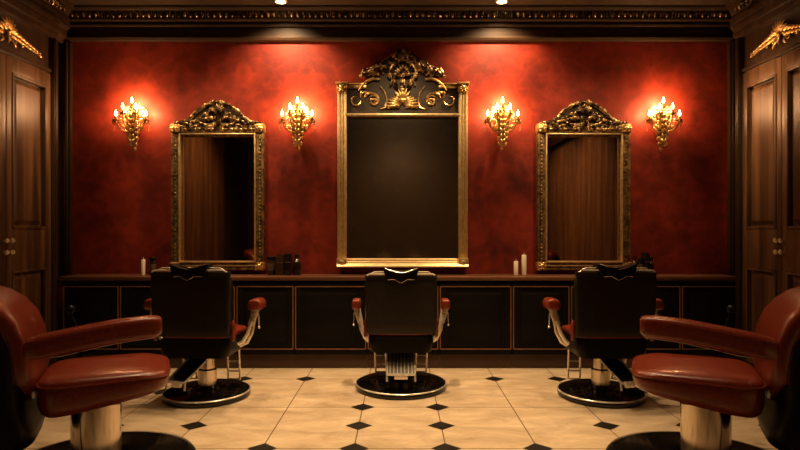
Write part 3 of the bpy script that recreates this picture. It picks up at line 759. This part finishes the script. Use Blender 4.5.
# ------------------------------------------------------------------ near barber chairs in profile
def near_chair(label, loc, rz, f):
    """local +X (left chair) or -X (right chair) is forward; camera side is -Y."""
    t = thing('barber_chair', label, 'barber chair', loc, rz, 'red barber chairs nearest the viewer')
    def B(m, name, mat, parent, ang=55, label=None):
        if f < 0: m.flipx()
        return m.build(name, mat, parent, ang=ang, label=label)
    b = MB(); b.lathe([(.50, 0), (.51, .01), (.51, .028), (.50, .04), (.45, .052), (.22, .062), (.16, .085), (0, .085)], seg=72)
    B(b, 'base', M['enamel'], t)
    B(MB().lathe([(.122, .07), (.122, .44), (0, .44)], seg=40), 'column', M['steel'], t)
    # seat cushion: outline in plan, levels in z, front tapered upward
    def outline(k):
        pts = []
        for i in range(56):
            a = 2 * PI * i / 56; ct, sn = math.cos(a), math.sin(a)
            pts.append((.055 + (.305 * k + .0) * math.copysign(abs(ct) ** .42, ct), .285 * k * math.copysign(abs(sn) ** .36, sn)))
        return pts
    def warp(x, y, z):     # z in 0..1 between underside and top
        u = (x + .25) / .6
        lo = .365 + .095 * max(0, u) ** 1.3; hi = .575 - .006 * u - .04 * max(0, u - .8) * 5 * .3
        return lo + (hi - lo) * z
    st = MB(); R = []
    for z, k in ((.0, .82), (.04, .9), (.15, .965), (.35, .995), (.55, 1.0), (.74, 1.0), (.80, .985), (.83, .985), (.90, .965), (.97, .88), (1.02, .7), (1.04, .3)):
        R.append([V((x, y, warp(x, y, z))) for x, y in outline(k)])
    st.rings(R); so = B(st, 'seat', M['red'], t, 70)
    pp = MB(); pts = [V((x, y, warp(x, y, .79))) for x, y in outline(1.002)]
    Rr = []
    for i, p in enumerate(pts):
        n = (V((p.x - .05, p.y, 0))).normalized()
        Rr.append([p + n * .006 * math.cos(2 * PI * k / 6) + V((0, 0, 1)) * .006 * math.sin(2 * PI * k / 6) for k in range(6)])
    pp.rings(Rr, closed=True); B(pp, 'piping', M['red'], so)
    # backrest: swept cushion and dark shell
    path = [(-.235, .46), (-.24, .58), (-.248, .68), (-.265, .775), (-.30, .86), (-.355, .93), (-.425, .98), (-.505, 1.01), (-.575, 1.02)]
    def sweep(off, hw, th, ends=(.5, .85)):
        P = [V((x, 0, z)) for x, z in path]; out = []
        for i, p in enumerate(P):
            tg = (P[min(i + 1, len(P) - 1)] - P[max(i - 1, 0)]).normalized(); nrm = V((-tg.z, 0, tg.x))  # rearward/up
            e = ends[0] if i in (0, len(P) - 1) else (.97 if i in (1, len(P) - 2) else 1)
            out.append((p + nrm * (off), (0, 1, 0), nrm, hw * (e if i in (0, len(P) - 1) else 1) , th * e))
        return out
    bk = MB(); bk.loft(sweep(.052, .30, .052), seg=40, ex=4.5); bo = B(bk, 'backrest', M['red'], t, 70)
    # piping on the camera-side and far-side edge of the back
    for q in (-1, 1):
        pi = MB(); S = sweep(.083, .30, .05)
        pi.tube([c + V((0, q * .298, 0)) for c, *_ in S[1:-1]], .008, 8); B(pi, 'piping', M['red'], bo)
    path = [(-.17, .30), (-.20, .35), (-.225, .41)] + path
    sh = MB(); sh.loft(sweep(.165, .325, .112), seg=40, ex=5); B(sh, 'back_shell', M['black'], t, 60, 'black leather rear shell')
    # armrests; the far one sits lower
    for q, dz in ((-1, 0), (1, -.13)):
        a = MB(); yy = q * .345; S = []
        for x, zc, hh, hw in ((-.27, .735, .03, .035), (-.255, .736, .05, .052), (-.20, .745, .056, .058), (-.05, .772, .054, .058), (.10, .795, .053, .058), (.24, .806, .052, .058), (.29, .807, .05, .054), (.31, .807, .043, .046), (.318, .807, .03, .032)):
            S.append((V((x, yy, zc + dz + .008)), (0, 1, 0), (0, 0, 1), hw, hh))
        a.loft(S, seg=32, ex=4.2); ao = B(a, 'armrest', M['red'], t, 70)
    # recline lever behind the far arm, and rear foot bracket
    lv = MB(); lv.tube([(-.10, .29, .46), (-.11, .36, .60), (-.14, .40, .74), (-.165, .41, .80)], [.009, .009, .008, .008], 8); lo = B(lv, 'recline_lever', M['black'], t)
    kb = MB(); kb.loft([(V((-.19 + .05 * k / 4, .41, .825)), (0, 1, 0), (0, 0, 1), .024 * s_, .024 * s_) for k, s_ in enumerate((.4, .9, 1, .9, .4))], seg=14, ex=2.4); B(kb, 'knob', M['black'], lo)
    ft = MB(); ft.tube([(-.36, -.17, .50), (-.37, -.19, .30), (-.33, -.2, .15), (-.24, -.2, .11), (-.12, -.14, .12)], [.02, .022, .022, .02, .016], 8); B(ft, 'rear_bracket', M['enamel'], t)
    # foot board under the seat front
    fb = MB(); fb.box((.02, 0, .385), (.20, .20, .03), bev=.008); B(fb, 'seat_plate', M['enamel'], t)
    return t
near_chair('red leather barber chair in left foreground, its arm pointing right', (-1.63, 3.06, 0), math.radians(24), 1)
near_chair('red leather barber chair in right foreground, its arm pointing left', (1.64, 3.06, 0), -math.radians(24), -1)

# ------------------------------------------------------------------ lights
def light(kind, name, loc, energy, colr, aim=None, size=.1, spot=None, blend=.6):
    l = bpy.data.lights.new(name, kind); l.energy = energy; l.color = colr
    if kind == 'AREA': l.size = size
    else: l.shadow_soft_size = size
    if spot: l.spot_size = math.radians(spot); l.spot_blend = blend
    o = bpy.data.objects.new(name, l); col.objects.link(o); o.location = loc
    if aim: o.rotation_euler = (V(aim) - V(loc)).to_track_quat('-Z', 'Y').to_euler()
    return o
WARM, AMBER = (1, .66, .34), (1, .58, .26)
for x, _ in sx_list:
    for dx, z, e in ((0, 2.55, 12), (-.12, 2.44, 9), (.12, 2.44, 9)):
        light('POINT', 'sconce_glow', (x + dx, D - .10, z), e, AMBER, size=.03)
for x in (-1.13, .965):
    light('SPOT', 'downlight_beam', (x, 5.28, H - .08), 105, WARM, aim=(x, 5.62, 2.2), size=.04, spot=125, blend=.8)
for x, y, e in ((0, 4.0, 310), (-1.2, 4.3, 150), (1.2, 4.3, 150), (0, 2.9, 140)):
    light('SPOT', 'ceiling_spot', (x, y, H - .04), e, WARM, aim=(x, y + .1, 0), size=.06, spot=74, blend=.9)
for sx in (-1, 1):
    light('SPOT', 'chair_spot', (sx * 1.25, 3.1, H - .04), 120, WARM, aim=(sx * 1.45, 3.0, .6), size=.06, spot=44, blend=.9)
    light('SPOT', 'wardrobe_spot', (sx * 2.1, 4.55, H - .04), 120 if sx < 0 else 200, WARM, aim=(sx * 3.2, 4.95, 2.25), size=.05, spot=42, blend=1)
for sx in (-1, 1):     # added unseen fill spots brightening the mirrors, and the panelling they reflect
    light('SPOT', 'mirror_fill', (sx * 1.8, 4.3, H - .04), 105, WARM, aim=(sx * 1.8, 5.6, 1.6), size=.05, spot=66, blend=.9)
    light('SPOT', 'panel_fill', (sx * 1.9, 2.0 if sx < 0 else 1.2, H - .04), 280, WARM, aim=(sx * 3.4, 1.8 if sx < 0 else 1.0, 1.5), size=.05, spot=95, blend=.9)
light('SPOT', 'mirror_fill', (0, 4.2, H - .04), 110, WARM, aim=(0, 5.6, 2.1), size=.05, spot=50, blend=.9)  # added unseen fill spot brightening the large mirror
light('SPOT', 'rear_fill', (0, -.3, H - .04), 120, WARM, aim=(0, -1.6, 1.6), size=.05, spot=110, blend=1)  # added behind the viewer so the mirror reflects a lit wall
light('SPOT', 'panel_fill', (1.7, -.5, H - .04), 260, WARM, aim=(3.4, -.6, 1.5), size=.05, spot=100, blend=.9)  # extra unseen fill on the panelling reflected in the right mirror
w = bpy.data.worlds.new('room_dark'); bpy.context.scene.world = w; w.use_nodes = True
w.node_tree.nodes['Background'].inputs[0].default_value = (.02, .012, .006, 1); w.node_tree.nodes['Background'].inputs[1].default_value = .3

# ------------------------------------------------------------------ camera
cam = bpy.data.cameras.new('camera'); co = bpy.data.objects.new('camera', cam); col.objects.link(co)
co.location = (0, 0, 1.3); co.rotation_euler = (PI / 2, 0, 0); cam.lens = 36 * 570 / 800; cam.shift_y = 4 / 800; cam.clip_start = .05
sc = bpy.context.scene; sc.camera = co
sc.view_settings.view_transform = 'Standard'; sc.view_settings.look = 'None'
sc.cycles.use_denoising = True; sc.cycles.max_bounces = 8
